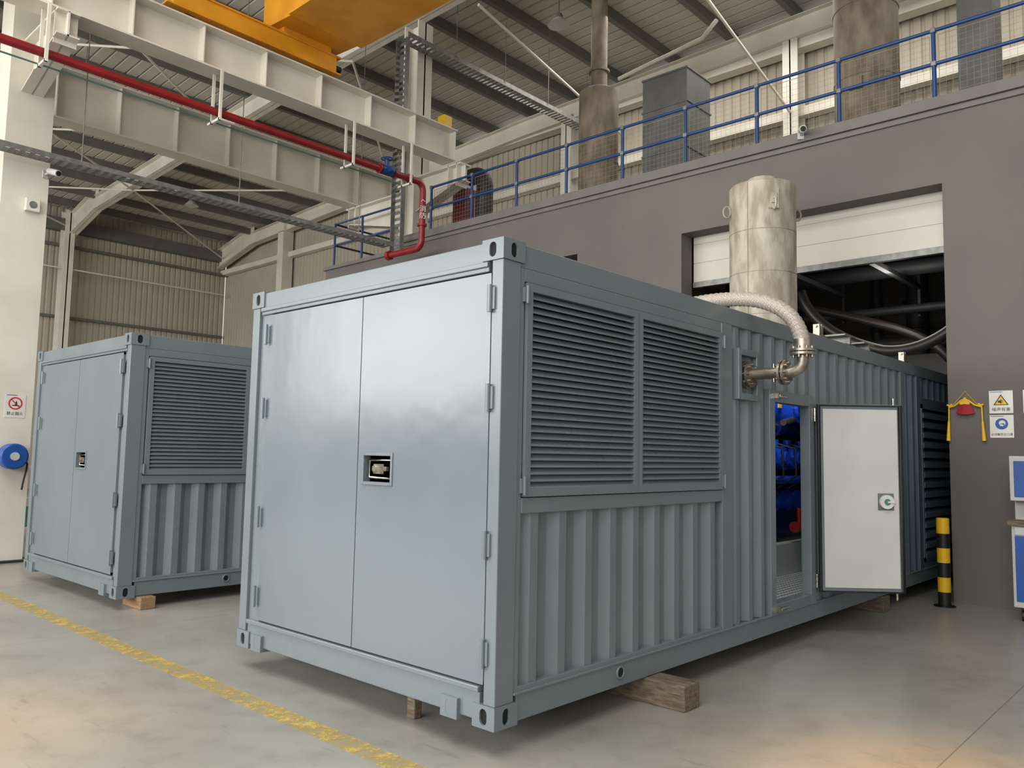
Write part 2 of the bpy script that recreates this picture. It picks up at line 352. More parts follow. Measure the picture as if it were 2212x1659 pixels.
# crane
T=thing('overhead_crane','yellow-orange overhead travelling bridge crane on the runway beams','crane',(3.9,BY1,BZ+.692))
m=M(); m.box(-2.2,.62,-.14,.14,.05,.33); m.box(-2.3,.7,-.17,.17,.03,.06); m.box(-2.3,.7,-.17,.17,.32,.35)
mk('end_carriage',m,YEL,T,bevel=.008)
for xx in(-1.9,.35): mk('wheel',M().cyl((xx,-.05,.115),(xx,.05,.115),.115,n=24),DARKG,T)
m=M()
x0,x1=-.55,.72
V=[];ys=[(.25,.48,1.0),(-.6,.42,1.25),(-14,.42,1.25)]
for yy,zb,zt in ys: V+=[(x0,yy,zb),(x1,yy,zb),(x1,yy,zt),(x0,yy,zt)]
F=[(0,1,2,3),(8,11,10,9)]
for i in(0,4): F+=[(i,i+4,i+5,i+1),(i+1,i+5,i+6,i+2),(i+2,i+6,i+7,i+3),(i+3,i+7,i+4,i)]
m.add(V,F); m.box(x0-.06,x1+.06,-14,-.6,.40,.43); m.box(x0-.06,x1+.06,-14,.25,1.25,1.28)
mk('bridge_girder',m,YEL,T,fix=True)
mk('saddle',M().box(-.4,.5,-.14,.14,.35,.49),YEL,T)
mk('buffer',M().cyl((.62,0,.2),(.78,0,.2),.06,n=16),BLACK,T)
# ------------------------------------------------------------ red pipe, trays
PZ=6.44;PX=6.54;PY=8.28
T=thing('fire_water_pipe','red painted fire water pipe with welded elbows and blue valve','pipe',(0,0,0))
def arc(c,a,b,r,n=8):
    c=Vector(c);a=Vector(a);b=Vector(b); return [c+a*r*math.cos(math.pi/2*i/n)+b*r*math.sin(math.pi/2*i/n) for i in range(n+1)]
pts=[(-4.5,PY,PZ)]+arc((PX-.15,PY,PZ-.15),(0,0,1),(1,0,0),.15)+arc((PX,PY+.15,5.36),(0,-1,0),(0,0,-1),.15)+[(PX,PY+.95,5.21)]
mk('pipe_run',M().tube(pts,.06),RED,T)
for a,b in(((PX,PY,5.62),(PX,PY,5.66)),((PX-.35,PY,PZ),(PX-.31,PY,PZ)),((PX,PY+.9,5.21),(PX,PY+.98,5.21)),((5.5,PY,PZ),(5.53,PY,PZ)),((5.82,PY,PZ),(5.85,PY,PZ))):
    mk('pipe_flange',M().cyl(a,b,.09),RED,T)
m=M(); m.cyl((5.55,PY,PZ),(5.8,PY,PZ),.085); m.cyl((5.675,PY,PZ),(5.675,PY,PZ+.22),.045); m.tube([(5.675+.1*math.cos(a*.524),PY+.1*math.sin(a*.524),PZ+.22) for a in range(12)],.014,closed=True); m.beam((5.58,PY,PZ+.22),(5.77,PY,PZ+.22),.02,.02)
m.cyl((5.675,PY-.2,PZ),(5.675,PY,PZ),.045)
mk('valve',m,BLUE,T)
text('↑\n消\n防',.13,T,(PX-.05,PY-.068,5.92),Matrix.Rotation(math.radians(-40),3,'Z')@RY,WHITE)
mk('thin_pipe',M().cyl((-4.5,PY+.16,PZ-.10),(6.2,PY+.16,PZ-.10),.012,n=10),TEAL,label='thin teal pipe beside the red fire pipe',cat='pipe')
for x in(.1,2.45,4.87,6.15):
    m=M()
    for yy in(PY-.11,PY+.13): m.box(x-.02,x+.02,yy-.015,yy+.015,PZ-.15,BZ-.001)
    m.box(x-.02,x+.02,PY-.13,PY+.24,PZ-.15,PZ-.115)
    mk('pipe_hanger',m,CREAM,label='off-white steel hanger bracket holding the red pipe',cat='bracket',group='pipe hangers')
def tray(p,q,w,label,hh=.05,mt=None,par=None,nm='cable_tray'):
    p=Vector(p);q=Vector(q);d=q-p;L=d.length;d.normalize()
    side=Vector((0,1,0)); n=d.cross(side).normalized()
    m=M()
    for s_ in(-1,1): m.obox((p+q)/2+side*s_*w/2,side,d,n,.005,L/2,hh)
    k=int(L/.12)
    for i in range(k): m.obox(p+d*(i+.5)*(L/k)+n*(-hh*.8),side,d,n,w/2,.03,.004)
    return mk(nm,m,mt or GALV,par,label=label,cat=None if par else 'cable tray')
tray((-3.5,9.2,5.40),(6.5,9.2,5.40),.25,'galvanised perforated cable tray hung below the crane beams',.035)
TT=thing('cable_tray','galvanised ladder cable tray rising beside the column to the roof','cable tray',(0,0,0))
tray((6.7,9.2,5.3),(6.7,9.2,9.62),.3,None,par=TT,nm='vertical_section')
tray((6.7,9.2,9.7),(13.4,9.2,9.7),.3,None,par=TT,nm='horizontal_section')
for x in(-1.5,.9,3.3,5.7):
    mk('tray_hanger_rod',M().cyl((x,9.07,5.40),(x,9.07,rz(9.2)-.2),.007,n=6),GALV,label='thin steel rod hanging the cable tray',cat='hanger rod',group='tray hanger rods')
for x in(8,9.5,11,12.5):
    mk('tray_hanger_rod',M().cyl((x,9.03,9.70),(x,9.03,rz(9.2)-.2),.007,n=6),GALV,label='thin steel rod hanging the high cable tray',cat='hanger rod',group='high tray hanger rods')
# ------------------------------------------------------------ mezzanine
T=thing('mezzanine_railing','blue tubular steel safety railing with wire mesh on the mezzanine edge','railing',(XW+.1,0,5.74))
ys=[-1.43+1.135*i for i in range(-3,10)]
for y in ys:
    m=M(); m.cyl((0,y,0),(0,y,.9),.026,n=14); m.cyl((0,y,0),(0,y,.012),.06,n=14)
    mk('post',m,BLUE,T)
    for z0_,z1_ in((.87,.93),(.45,.51)): mk('clamp',M().box(-.034,.034,y-.03,y+.03,z0_,z1_),GALV,T,bevel=.008)
for z,nm in((.9,'top_rail'),(.48,'mid_rail')): mk(nm,M().cyl((0,ys[0]-.3,z),(0,ys[-1]+.02,z),.023,n=12),BLUE,T)
for i in range(len(ys)-1):
    m=M(); a,b=ys[i]+.05,ys[i+1]-.05
    k=14
    for j in range(k+1):
        yy=a+(b-a)*j/k; m.box(.029,.031,yy-.001,yy+.001,.03,.85)
    for j in range(1,11):
        z=.03+.082*j*10/11+.0; m.box(.029,.031,a,b,z-.001,z+.001)
    m.tube([(.03,a,.03),(.03,b,.03),(.03,b,.85),(.03,a,.85)],.005,n=6,closed=True)
    mk('mesh_panel',m,MESHW,T)
T=thing('mezzanine_railing','blue tubular steel railing on the lower end of the mezzanine','railing',(XW+.1,10.0,5.5))
for y in(0,1.0,2.0):
    mk('post',M().cyl((0,y,0),(0,y,1.0),.026,n=14),BLUE,T)
for z,nm in((.98,'top_rail'),(.5,'mid_rail')):
    mk(nm,M().tube([(0,0,z),(0,2,z),(2.5,2,z)],.023),BLUE,T)
mk('post',M().cyl((2.45,2,0),(2.45,2,1.0),.026,n=14),BLUE,T)
T=thing('exhaust_silencer','large brown-grey metal exhaust silencer cylinder with thin flue','exhaust silencer',(10,6.8,5.5))
m=M(); m.cyl((0,0,0),(0,0,3.45),.41,n=48); m.cyl((0,0,3.45),(0,0,3.58),.41,.2,n=48); m.cyl((0,0,1.9),(0,0,1.93),.42,n=48); mk('body',m,EXH,T)
m=M(); m.cyl((0,0,3.55),(0,0,5.85),.17,n=32); m.cyl((0,0,3.9),(0,0,3.95),.22,n=32); mk('flue',m,EXH,T)
T=thing('exhaust_silencer','wide brown-grey clad exhaust stack rising to the roof','exhaust silencer',(10,1.42,5.5))
m=M(); m.cyl((0,0,0),(0,0,5.8),.49,n=48)
for z in(.8,2.0,3.2,4.4): m.cyl((0,0,z),(0,0,z+.03),.5,n=48)
mk('body',m,EXH,T); mk('access_plate',M().box(-.53,-.45,-.1,.1,1.75,1.95),EXH,T)
T=thing('ventilation_duct','grey sheet metal ventilation duct on the mezzanine','duct',(10.45,5.22,5.5))
m=M(); m.box(-.45,.45,-.5,.5,0,3.4)
for z in(.9,1.8,2.7,3.36): m.box(-.47,.47,-.52,.52,z,z+.04)
mk('duct_body',m,DUCT,T,bevel=.01)
T=thing('ventilation_duct','dark grey sheet metal duct beside the wide exhaust stack','duct',(11.0,0.0,5.5))
mk('duct_body',M().box(-.3,.3,-.25,.25,0,5.7),DUCT,T)
mk('condensate_pipe',M().tube([(10.0,6.3,9.12),(10,4.4,9.32),(10.2,4.2,9.7)],.04),CREAM,label='thin pale pipe running from the exhaust silencer',cat='pipe')
T=thing('insulated_pipe','dark grey insulated pipe elbow behind the mezzanine railing','pipe',(8.2,8.3,5.5))
mk('pipe_body',M().tube([(0,0,0),(0,0,1.3)]+arc((0,.3,1.3),(0,-1,0),(0,0,1),.3)+[(0,.45,1.6)],.17,n=20),DARKG,T)
mk('fire_hose_cabinet',M().box(8.3,8.7,9.0,9.35,5.5,7.0),REDD,label='dark red fire hose cabinet behind the railing',cat='cabinet',bevel=.01)
def cctv(loc,ang,label):
    T=thing('security_camera',label,'camera',loc,(0,0,ang))
    m=M(); m.box(-.01,.01,-.04,.04,-.05,.05); m.beam((0,0,0),(-.12,0,.02),.025,.025); mk('mount',m,WHITE,T)
    mk('camera_body',M().cyl((-.28,0,-.02),(-.08,0,.04),.045,n=20),WHITE,T); mk('lens',M().cyl((-.29,0,-.024),(-.279,0,-.02),.035,n=20),BLACK,T)
cctv((XW-.085,1.28,5.68),.5,'small white bullet security camera on the mezzanine edge')
cctv((.56,9.43,5.22),math.pi/2+.3,'small white bullet security camera on the column')
lamp0=None
for p in((9.5,7.5),(3.5,24),(9.5,24),(3.5,17)):
    z=rz(p[1])-.55
    if lamp0 is None:
        T=thing('high_bay_lamp','round grey industrial high bay lamp under the roof','lamp',(p[0],p[1],z),group='high bay lamps')
        m=M(); m.cyl((0,0,-.05),(0,0,.5),.012,n=8); m.cyl((0,0,-.15),(0,0,-.05),.1,.07); mk('housing',m,GALV,T)
        mk('shade',M().cyl((0,0,-.3),(0,0,-.15),.24,.1,n=32),PALE,T); lamp0=T
    else: copy_thing(lamp0,(p[0],p[1],z))
m=M()
def shutter(m,y0,y1,z0,z1,x):
    n=round((z1-z0)/.3); p=(z1-z0)/n
    for i in range(n):
        m.box(x,x+.05,y0,y1,z0+i*p+.006,z0+(i+1)*p-.006)
    m.box(x+.01,x+.04,y0,y1,z0,z1)
    m.box(x-.02,x+.06,y0,y1,z0-.08,z0,1)
shutter(m,-.35,3.1,4.02,5.15,XW+.32)
struct('door_1',m,[SHUT,GALV])
m=M(); shutter(m,5.05,8.6,.1,5.15,XW+.32); struct('door_2',m,[DARKG,DARKG])
# ------------------------------------------------------------ container builder
def door_leaf_front(T,y0,y1,z0,z1,hole=None):
    m=M(); x0,x1=.012,.06
    if hole:
        ya,yb,za,zb=hole
        Y=[y0,ya,yb,y1]; Z=[z0,za,zb,z1]
        V=[(x0,a,b) for b in Z for a in Y]; F=[]
        for j in range(3):
            for i in range(3):
                if i==1 and j==1: continue
                a=j*4+i; F.append((a,a+4,a+5,a+1))
        m.add(V,F)
        for (a,b,c_,d) in((y0,y0+.02,z0,z1),(y1-.02,y1,z0,z1),(y0,y1,z0,z0+.02),(y0,y1,z1-.02,z1)): m.box(x0+.001,x1,a,b,c_,d)
    else: m.box(x0,x1,y0,y1,z0,z1)
    o=mk('door',m,PAINTD,T)
    if hole:
        fl=M()
        for (a,b,c_,d) in((ya-.02,ya,za-.02,zb+.02),(yb,yb+.02,za-.02,zb+.02),(ya,yb,za-.02,za),(ya,yb,zb,zb+.02)): fl.box(x0-.008,x0+.05,a,b,c_,d)
        mk('handle_recess',fl,PAINT,o,bevel=.003)
        h=M(); h.box(x0+.05,x0+.055,ya,yb,za,zb,1)
        yc,zc=(ya+yb)/2,(za+zb)/2
        h.tube([(x0+.03,ya+.02,za+.025),(x0+.03,yb-.02,za+.025),(x0+.03,yb-.02,zb-.025),(x0+.03,ya+.02,zb-.025)],.009,n=8,closed=True)
        h.box(x0+.005,x0+.05,yc-.055,yc+.045,zc-.03,zc+.03); h.box(x0-.002,x0+.02,yc-.09,yc+.02,zc-.012,zc+.015); h.cyl((x0-.004,yc+.03,zc),(x0+.03,yc+.03,zc),.02,n=20)
        mk('handle',h,[CHROME,DARKG],o,label='chrome recessed latch handle')
    return o
def hinge(parent,y,z):
    m=M(); m.cyl((-.012,y,z-.075),(-.012,y,z+.075),.013,n=12); m.box(-.006,.014,y-.03,y+.03,z-.06,z+.06)
    for k in(-.04,.04): m.cyl((-.008,y+.02,z+k),(.0,y+.02,z+k),.006,n=8)
    mk('hinge',m,PAINT,parent)
def louver(T,x0,x1,z0,z1):
    m=M(); yb=-.004
    fw=.045
    for (a,b,c_,d) in((x0,x0+fw,z0,z1),(x1-fw,x1,z0,z1),(x0+fw,x1-fw,z0,z0+fw),(x0+fw,x1-fw,z1-fw,z1)): m.box(a,b,yb,.07,c_,d)
    n=28; p=(z1-z0-2*fw)/n
    for i in range(n):
        zc=z0+fw+(i+.5)*p
        ya,yc_=.002,.030; za,zb=zc-.019,zc+.013
        a=[(x0+fw,ya,za),(x1-fw,ya,za),(x1-fw,yc_,zb),(x0+fw,yc_,zb),(x0+fw,ya,za+.003),(x1-fw,ya,za+.003),(x1-fw,yc_,zb+.003),(x0+fw,yc_,zb+.003)]
        m.add(a,[(0,3,2,1),(4,5,6,7),(0,1,5,4),(1,2,6,5),(2,3,7,6),(3,0,4,7)])
        m.box(x0+fw,x1-fw,-.002,.002,za-.003,za+.004)
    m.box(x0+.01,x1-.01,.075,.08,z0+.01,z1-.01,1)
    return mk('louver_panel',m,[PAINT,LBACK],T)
def casting(T,cx,cy,cz,fx,fy):
    a,b,h=.178,.162,.118
    x0,x1=(cx,cx+a) if fx<0 else (cx-a,cx); y0,y1=(cy,cy+b) if fy<0 else (cy-b,cy)
    m=M(); xc,yc,zc=(x0+x1)/2,(y0+y1)/2,cz+h/2
    xo=x0 if fx<0 else x1; yo=y0 if fy<0 else y1
    m.slot((xo,yc,zc),(0,-fx*1.0,0),(0,0,1),(fx,0,0),b/2,h/2,.026,.042,.012)
    m.slot((xc,yo,zc),(fy*-1.0,0,0),(0,0,1),(0,fy,0),a/2,h/2,.026,.042,.012)
    xi=x1 if fx<0 else x0; yi=y1 if fy<0 else y0
    m.add([(x0,y0,cz),(x1,y0,cz),(x1,y1,cz),(x0,y1,cz)],[(0,3,2,1)]); m.add([(x0,y0,cz+h),(x1,y0,cz+h),(x1,y1,cz+h),(x0,y1,cz+h)],[(0,1,2,3)])
    m.add([(xi,y0,cz),(xi,y1,cz),(xi,y1,cz+h),(xi,y0,cz+h)],[(0,1,2,3)]); m.add([(x0,yi,cz),(x1,yi,cz),(x1,yi,cz+h),(x0,yi,cz+h)],[(0,1,2,3)])
    mk('corner_casting',m,[PAINT,DARK],T)
def container(loc,W,dy0,dseam,dy1,label,main,L=12.19):
    H=2.591; T=thing('generator_container',label,'shipping container',loc)
    f=M()
    for ya,yb in((.006,.088),(W-.1,W-.006)):
        f.box(.006,.15,ya,yb,.118,H-.118)
        f.box(L-.15,L-.006,ya,yb,.118,H-.118)
    f.box(.03,.13,W-.24 if main else dy1+.01,W-.1,.16,H-.12)
    if dy0>.12: f.box(.03,.13,.088,dy0-.008,.16,H-.12)
    f.box(.012,.16,.12,W-.12,2.415,H-.012); f.box(.0,.012,.12,W-.12,2.44,2.47)
    f.box(.012,.16,.12,W-.12,.03,.175); f.box(-.004,.05,.12,W-.12,.175,.205)
    for xa in(L-.16,): f.box(xa,L-.012,.12,W-.12,2.43,H-.012); f.box(xa,L-.012,.12,W-.12,.03,.2)
    for ya,yb in((.012,.1),(W-.1,W-.012)):
        f.box(.178,L-.178,ya,yb,.012,.16); f.box(.15,L-.15,ya,yb,2.45,H-.008)
    f.box(.15,L-.15,.0,.03,.15,.165)
    mk('frame',f,PAINT,T,bevel=.005)
    for cx,fx in((0,-1),(L,1)):
        for cy,fy in((0,-1),(W,1)):
            for cz in(0,H-.118): casting(T,cx,cy,cz,fx,fy)
    for yc in(.33,W-.28):
        m=M(); m.slot((-.012,yc,.06),(0,1,0),(0,0,1),(-1,0,0),.065,.055,.024,.04,.012); m.box(-.011,.1,yc-.065,yc+.065,.005,.115)
        mk('fork_fitting',m,[PAINT,DARK],T)
    d=door_leaf_front(T,dy0,dseam-.004,.215,2.405,(dseam-.33,dseam-.07,1.235,1.395))
    for z in(2.26,1.72,.94,.38): hinge(d,dy0-.012,z)
    d2=door_leaf_front(T,dseam+.004,dy1,.215,2.405)
    for z in(2.26,1.72,.94,.38): hinge(d2,dy1+.012,z)
    mk('gap_shade_backing',M().box(.062,.07,dy0-.05,dy1+.05,.17,2.43),BLACK,T)  # black sheet behind both leaves, stands in for shade in the door gaps
    s=M()
    s.box(.15,.19,.012,.08,.16,2.45); s.box(2.44,2.60,.008,.09,.16,2.45); s.box(.19,2.44,.008,.08,1.10,1.185); s.box(.19,2.44,.012,.08,2.375,2.45); s.box(.19,2.44,.012,.08,.16,.19)
    mk('side_frame',s,PAINT,T,bevel=.004)
    if main:
        s=M(); s.box(3.24,3.34,.0,.09,.16,2.0); s.box(4.05,4.15,.0,.09,.16,2.0); s.box(3.34,4.05,.0,.09,1.90,2.0); s.box(3.34,4.05,.0,.09,.16,.24)
        mk('service_door_frame',s,PAINT,T,bevel=.004)
        mk('side_post',M().box(6.66,6.80,.008,.09,.16,2.45),PAINT,T,bevel=.004)
        s=M(); s.box(7.25,7.4,.008,.09,.16,2.45); s.box(8.9,9.0,.008,.09,.16,2.45); s.box(7.4,8.9,.008,.09,2.12,2.2); s.box(7.4,8.9,.008,.09,.16,.24)
        mk('louver_frame',s,PAINT_SHADE,T,bevel=.004)
        s=M()
        for (a,b,c_,e) in((2.66,2.71,1.88,2.28),(2.97,3.02,1.88,2.28),(2.71,2.97,1.88,1.93),(2.71,2.97,2.23,2.28)): s.box(a,b,-.02,.07,c_,e)
        s.box(2.71,2.97,.03,.06,1.93,2.23)
        mk('pipe_port',s,PAINT,T,bevel=.004)
    u=(1,0,0);v=(0,0,1);n=(0,-1,0)
    def cp(o,ul,vl,pitch=.25,uu=u,nn=n,d=.04,mt=PAINT):
        mk('corrugated_panel',M().corr(o,uu,v,nn,ul,vl,pitch=pitch,d=d),mt,T)
    cp((.19,.022,.19),2.25,.91,d=.045)
    if main:
        cp((2.60,.022,.165),.64,2.285,.22); cp((3.24,.022,2.0),.91,.45); cp((4.15,.022,.165),2.51,2.285); cp((6.8,.022,.165),.45,2.285,.22,mt=PAINT_SHADE); cp((9.0,.022,.165),3.0,2.285); cp((7.4,.022,2.2),1.5,.25,mt=PAINT_SHADE)
    else: cp((2.60,.022,.165),9.4,2.285)
    cp((.15,W-.02,.165),L-.3,2.285,uu=(1,0,0),nn=(0,1,0)); cp((L-.03,.1,.2),W-.2,2.24,uu=(0,1,0),nn=(1,0,0))
    mk('roof_panel',M().box(.16,L-.16,.09,W-.09,2.53,2.575),PAINT,T)
    mk('floor_plate',M().box(.16,L-.16,.1,W-.1,.14,.2),CHK,T)
    louver(T,.2,1.30,1.19,2.37); louver(T,1.305,2.43,1.19,2.37)
    for x,z in((.19,2.3),(.19,1.25),(2.445,2.3),(2.445,1.25)):
        m=M(); m.cyl((x,-.012,z-.05),(x,-.012,z+.05),.01,n=10); m.box(x-.02,x+.02,-.008,.01,z-.04,z+.04); mk('hinge',m,PAINT,T)
    m=M(); m.tube([(1.13+.035*math.cos(a*.3927),.008,.095+.035*math.sin(a*.3927)) for a in range(16)],.008,n=8,closed=True); m.cyl((1.13,.005,.095),(1.13,.02,.095),.03,n=20,mi=1)
    mk('drain_port',m,[PAINT,DARK],T)
    return T
CT=container((0,0,0),2.596,.098,1.24,2.352,'large blue-grey steel generator container with open service door and roof silencer',True)
CT2=container((.16,5.17,-.04),2.70,.19,1.34,2.44,'closed blue-grey steel generator container beside the white column',False)
m=M()
x0,x1,z0,z1=7.4,8.9,.24,2.12
for (a,b,c_,d) in((x0,x0+.05,z0,z1),(x1-.05,x1,z0,z1),(x0,x1,z0,z0+.05),(x0,x1,z1-.05,z1)): m.box(a,b,.0,.07,c_,d)
for i in range(15):
    zc=z0+.1+i*.12
    a=[(x0+.05,-.0,zc-.01),(x1-.05,-.0,zc-.01),(x1-.05,.06,zc+.03),(x0+.05,.06,zc+.03),(x0+.05,-.0,zc-.004),(x1-.05,-.0,zc-.004),(x1-.05,.06,zc+.036),(x0+.05,.06,zc+.036)]
    m.add(a,[(0,3,2,1),(4,5,6,7),(0,1,5,4),(1,2,6,5),(2,3,7,6),(3,0,4,7)])
    m.box(x0+.05,x1-.05,-.006,.0,zc-.065,zc-.004)
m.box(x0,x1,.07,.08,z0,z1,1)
mk('louver_panel',m,[PAINT_SHADE,DARK],CT,label='blue-grey louvre panel, doorway shade put into its colour')
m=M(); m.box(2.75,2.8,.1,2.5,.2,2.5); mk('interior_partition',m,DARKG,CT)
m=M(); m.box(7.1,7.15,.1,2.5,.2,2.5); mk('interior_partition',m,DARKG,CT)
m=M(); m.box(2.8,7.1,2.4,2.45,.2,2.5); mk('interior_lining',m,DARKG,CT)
ang=math.atan2(-.74,.674)
D=mk('service_door',M().box(0,.76,-.0,.05,0,1.68),PAINT,CT,loc=(4.14,-.03,.25),rot=(0,0,ang),bevel=.01)
mk('inner_lining',M().box(.05,.72,-.014,-.002,.045,1.635),WHITE,D,bevel=.004)
m=M(); m.tube([(.012,-.008,.012),(.748,-.008,.012),(.748,-.008,1.668),(.012,-.008,1.668)],.018,n=8,closed=True); mk('door_gasket',m,BLACK,D)
m=M(); m.box(.53,.67,-.02,-.014,.735,.885); m.cyl((.60,-.05,.81),(.60,-.02,.81),.062,n=32,mi=1); m.cyl((.60,-.056,.81),(.60,-.05,.81),.028,n=20,mi=2); m.box(.60,.66,-.062,-.056,.802,.818,1)
mk('lock_wheel',m,[DUCT,SIGNW,TEAL],D)
for z in(.1,1.58):
    m=M(); m.cyl((-.01,.02,z-.06),(-.01,.02,z+.06),.016,n=10); mk('hinge',m,CHROME,D)
for a,b in((1.66,1.74),(.02,-.06)): mk('door_bolt',M().cyl((.70,.02,a),(.70,0.02,b),.012,n=10),CHROME,D)
for z in(1.95,.2):
    m=M(); m.cyl((3.35,-.03,z),(3.43,-.03,z),.014,n=10); m.box(3.33,3.36,-.04,.0,z-.02,z+.02); m.cyl((3.43,-.03,z),(3.5,-.03,z),.008,n=10); mk('door_catch',m,CHROME,CT)
def lug(x):
    m=M(); m.box(x,x+.15,.02,.1,2.58,2.60); m.box(x+.03,x+.06,.03,.09,2.6,2.70); m.box(x+.09,x+.12,.03,.09,2.6,2.70); m.cyl((x+.01,.06,2.68),(x+.14,.06,2.68),.012,n=10)
    mk('lifting_lug',m,STEEL,CT)
lug(4.35); lug(6.85)
for xx,zz in((5.0,2.62),(5.55,2.60)):
    m=M(); m.box(xx,xx+.3,.02,.5,zz+.05,zz+.065); m.box(xx+.13,xx+.17,.02,.5,zz-.04,zz+.05); m.box(xx,xx+.3,.02,.5,zz-.045,zz-.03)
    mk('roof_bracket',m,GALV,CT)
# ------------------------------------------------------------ silencer on roof
T=thing('vertical_exhaust_silencer','tall weathered stainless steel silencer standing on the container roof','exhaust silencer',(5.9,1.3,2.584))
m=M(); m.cyl((0,0,.12),(0,0,2.075),.385,n=64); m.cyl((0,0,2.075),(0,0,2.095),.385,.365,n=64); m.cyl((0,0,2.09),(0,0,2.15),.15,.15,n=32); m.cyl((0,0,2.15),(0,0,2.20),.19,.16,n=32)
mk('body',m,SIL,T)
m=M()
for z in(.5,1.0,1.5): m.cyl((0,0,z),(0,0,z+.006),.387,n=64)
m.box(-.388,-.383,-.004,.004,.12,2.07)
mk('weld_band',m,EXH,T)
for a in(-.75,2.38,.8,3.9):
    c_,s_=math.cos(a),math.sin(a); m=M()
    m.tube([(c_*(.385+.05+.045*math.cos(k*.628)),s_*(.385+.05+.045*math.cos(k*.628)),1.78+.07*math.sin(k*.628)) for k in range(10)],.012,n=8,closed=True)
    mk('lifting_eye',m,SIL,T)
m=M(); m.obox((-.275,-.265,1.85),(.68,-.73,0),(0,0,1),(-.73,-.68,0),.06,.12,.02); m.obox((-.29,-.28,1.85),(.68,-.73,0),(0,0,1),(-.73,-.68,0),.03,.06,.02); mk('access_plate',m,SIL,T)
m=M(); m.cyl((0,0,0),(0,0,.02),.42,n=48)
for a in range(6): m.beam((.36*math.cos(a*1.047),.36*math.sin(a*1.047),.02),(.36*math.cos(a*1.047),.36*math.sin(a*1.047),.13),.05,.05)
mk('support_ring',m,SIL,T)
# ------------------------------------------------------------ hose and elbow
T=thing('coolant_pipe_elbow','stainless flanged pipe elbow bolted to the container side','pipe',(2.84,0,2.085))
def flange(c,d,r=.095,t=.018,bolts=8,nm='flange',par=None):
    c=Vector(c);d=Vector(d).normalized();m=M(); m.cyl(c,c+d*t,r,n=36); a=d.orthogonal().normalized();b=d.cross(a)
    for i in range(bolts):
        p=c+(a*math.cos(i*2*math.pi/bolts)+b*math.sin(i*2*math.pi/bolts))*(r*.76); m.cyl(p-d*.02,p+d*(t+.02),.011,n=6)
    mk(nm,m,STEEL,par)
m=M(); m.tube([(0,.02,0),(0,-.33,0)]+arc((0,-.36,.09),(0,0,-1),(0,-1,0),.09)+[(0,-.45,.15)],.045,n=20); mk('elbow_pipe',m,STEEL,T)
flange((0,.01,0),(0,-1,0),.11,par=T); flange((0,-.02,0),(0,-1,0),.10,par=T); flange((0,-.28,0),(0,-1,0),par=T); flange((0,-.31,0),(0,-1,0),par=T); flange((0,-.45,.125),(0,0,1),par=T)
m=M(); m.cyl((0,-.22,-.07),(0,-.22,0.07),.012,n=10); mk('nipple',m,CHROME,T)
T=thing('braided_hose','braided stainless flexible hose arching over the container roof edge','hose',(2.84,0,0))
def bez(P,n=14):
    o=[]
    for s0 in range(0,len(P)-1,3):
        a,b,c_,d=[Vector(x) for x in P[s0:s0+4]]
        for i in range(n+(1 if s0+4>=len(P) else 0)):
            t=i/n; o.append(a*(1-t)**3+b*3*t*(1-t)**2+c_*3*t*t*(1-t)+d*t**3)
    return o
hp=bez([(0,-.45,2.25),(0,-.45,2.49),(0,-.28,2.64),(0,.0,2.69),(0,.2,2.72),(0,.5,2.73),(0,.8,2.66)],70)
mk('hose_body',M().tube(hp,[.055+(.004 if i%4<2 else 0) for i in range(len(hp))],n=24),BRAID,T)
flange((0,-.45,2.236),(0,0,1),par=T); mk('ferrule',M().cyl((0,-.45,2.25),(0,-.45,2.33),.066,n=24),STEEL,T); m=M(); m.cyl((0,.74,2.66),(0,.86,2.66),.066,n=24); m.cyl((0,.86,2.585),(0,.86,2.70),.06,n=20); mk('ferrule',m,STEEL,T)
# ------------------------------------------------------------ engine
T=thing('gas_engine','blue gas engine on a grey skid inside the container','engine',(5.9,1.4,.2))
m=M(); m.box(-1.2,1.1,-.35,.5,.35,.95); m.box(-1.2,1.1,-.25,.2,.85,1.15); mk('engine_block',m,BLUE3,T,bevel=.04)
for i in range(7):
    x=-1.05+i*.33
    m=M(); m.cyl((x,-.52,1.24),(x,-.2,1.24),.13,n=28); m.cyl((x,-.56,1.24),(x,-.5,1.24),.07,n=20); m.cyl((x,-.4,1.36),(x,-.4,1.44),.05,n=12); mk('cylinder_head',m,BLUE2,T)
    m=M(); m.cyl((x,-.42,.76),(x,-.34,.76),.11,n=24); m.cyl((x,-.45,.76),(x,-.4,.76),.05,n=16); mk('crankcase_cover',m,BLUE2,T)
    m=M(); m.tube([(x,-.42,1.4),(x+.05,-.62,1.34),(x+.07,-.62,1.05),(x-.02,-.42,.9)],.014,n=8); mk('ignition_cable',m,BLACK,T)
m=M(); m.cyl((-1.25,-.38,1.58),(1.1,-.38,1.58),.075,n=20)
for x in(-.9,-.4,.1,.6): m.cyl((x,-.38,1.58),(x+.04,-.38,1.58),.11,n=20)
mk('manifold',m,BLUE3,T)
m=M(); m.cyl((-1.0,-.5,1.0),(.6,-.5,1.0),.045,n=20); m.tube([(.6,-.5,1.0),(.7,-.5,1.0),(.75,-.45,.95),(.75,-.3,.8)],.045); mk('coolant_rail',m,BLUE2,T)
m=M(); m.cyl((-.25,-.62,1.78),(-.25,-.2,1.78),.15,n=28); m.cyl((-.25,-.66,1.78),(-.25,-.62,1.78),.10,n=24); m.tube([(-.25,-.5,1.78),(-.0,-.5,1.86),(.2,-.5,1.76),(.2,-.45,1.6)],.06); mk('turbocharger',m,BLUE2,T)
mk('steel_connector',M().cyl((-.6,-.6,1.62),(-.35,-.6,1.66),.035,n=16),STEEL,T)
mk('yellow_plate',M().box(-.62,-.54,-.56,-.55,1.78,1.86),YEL2,T)
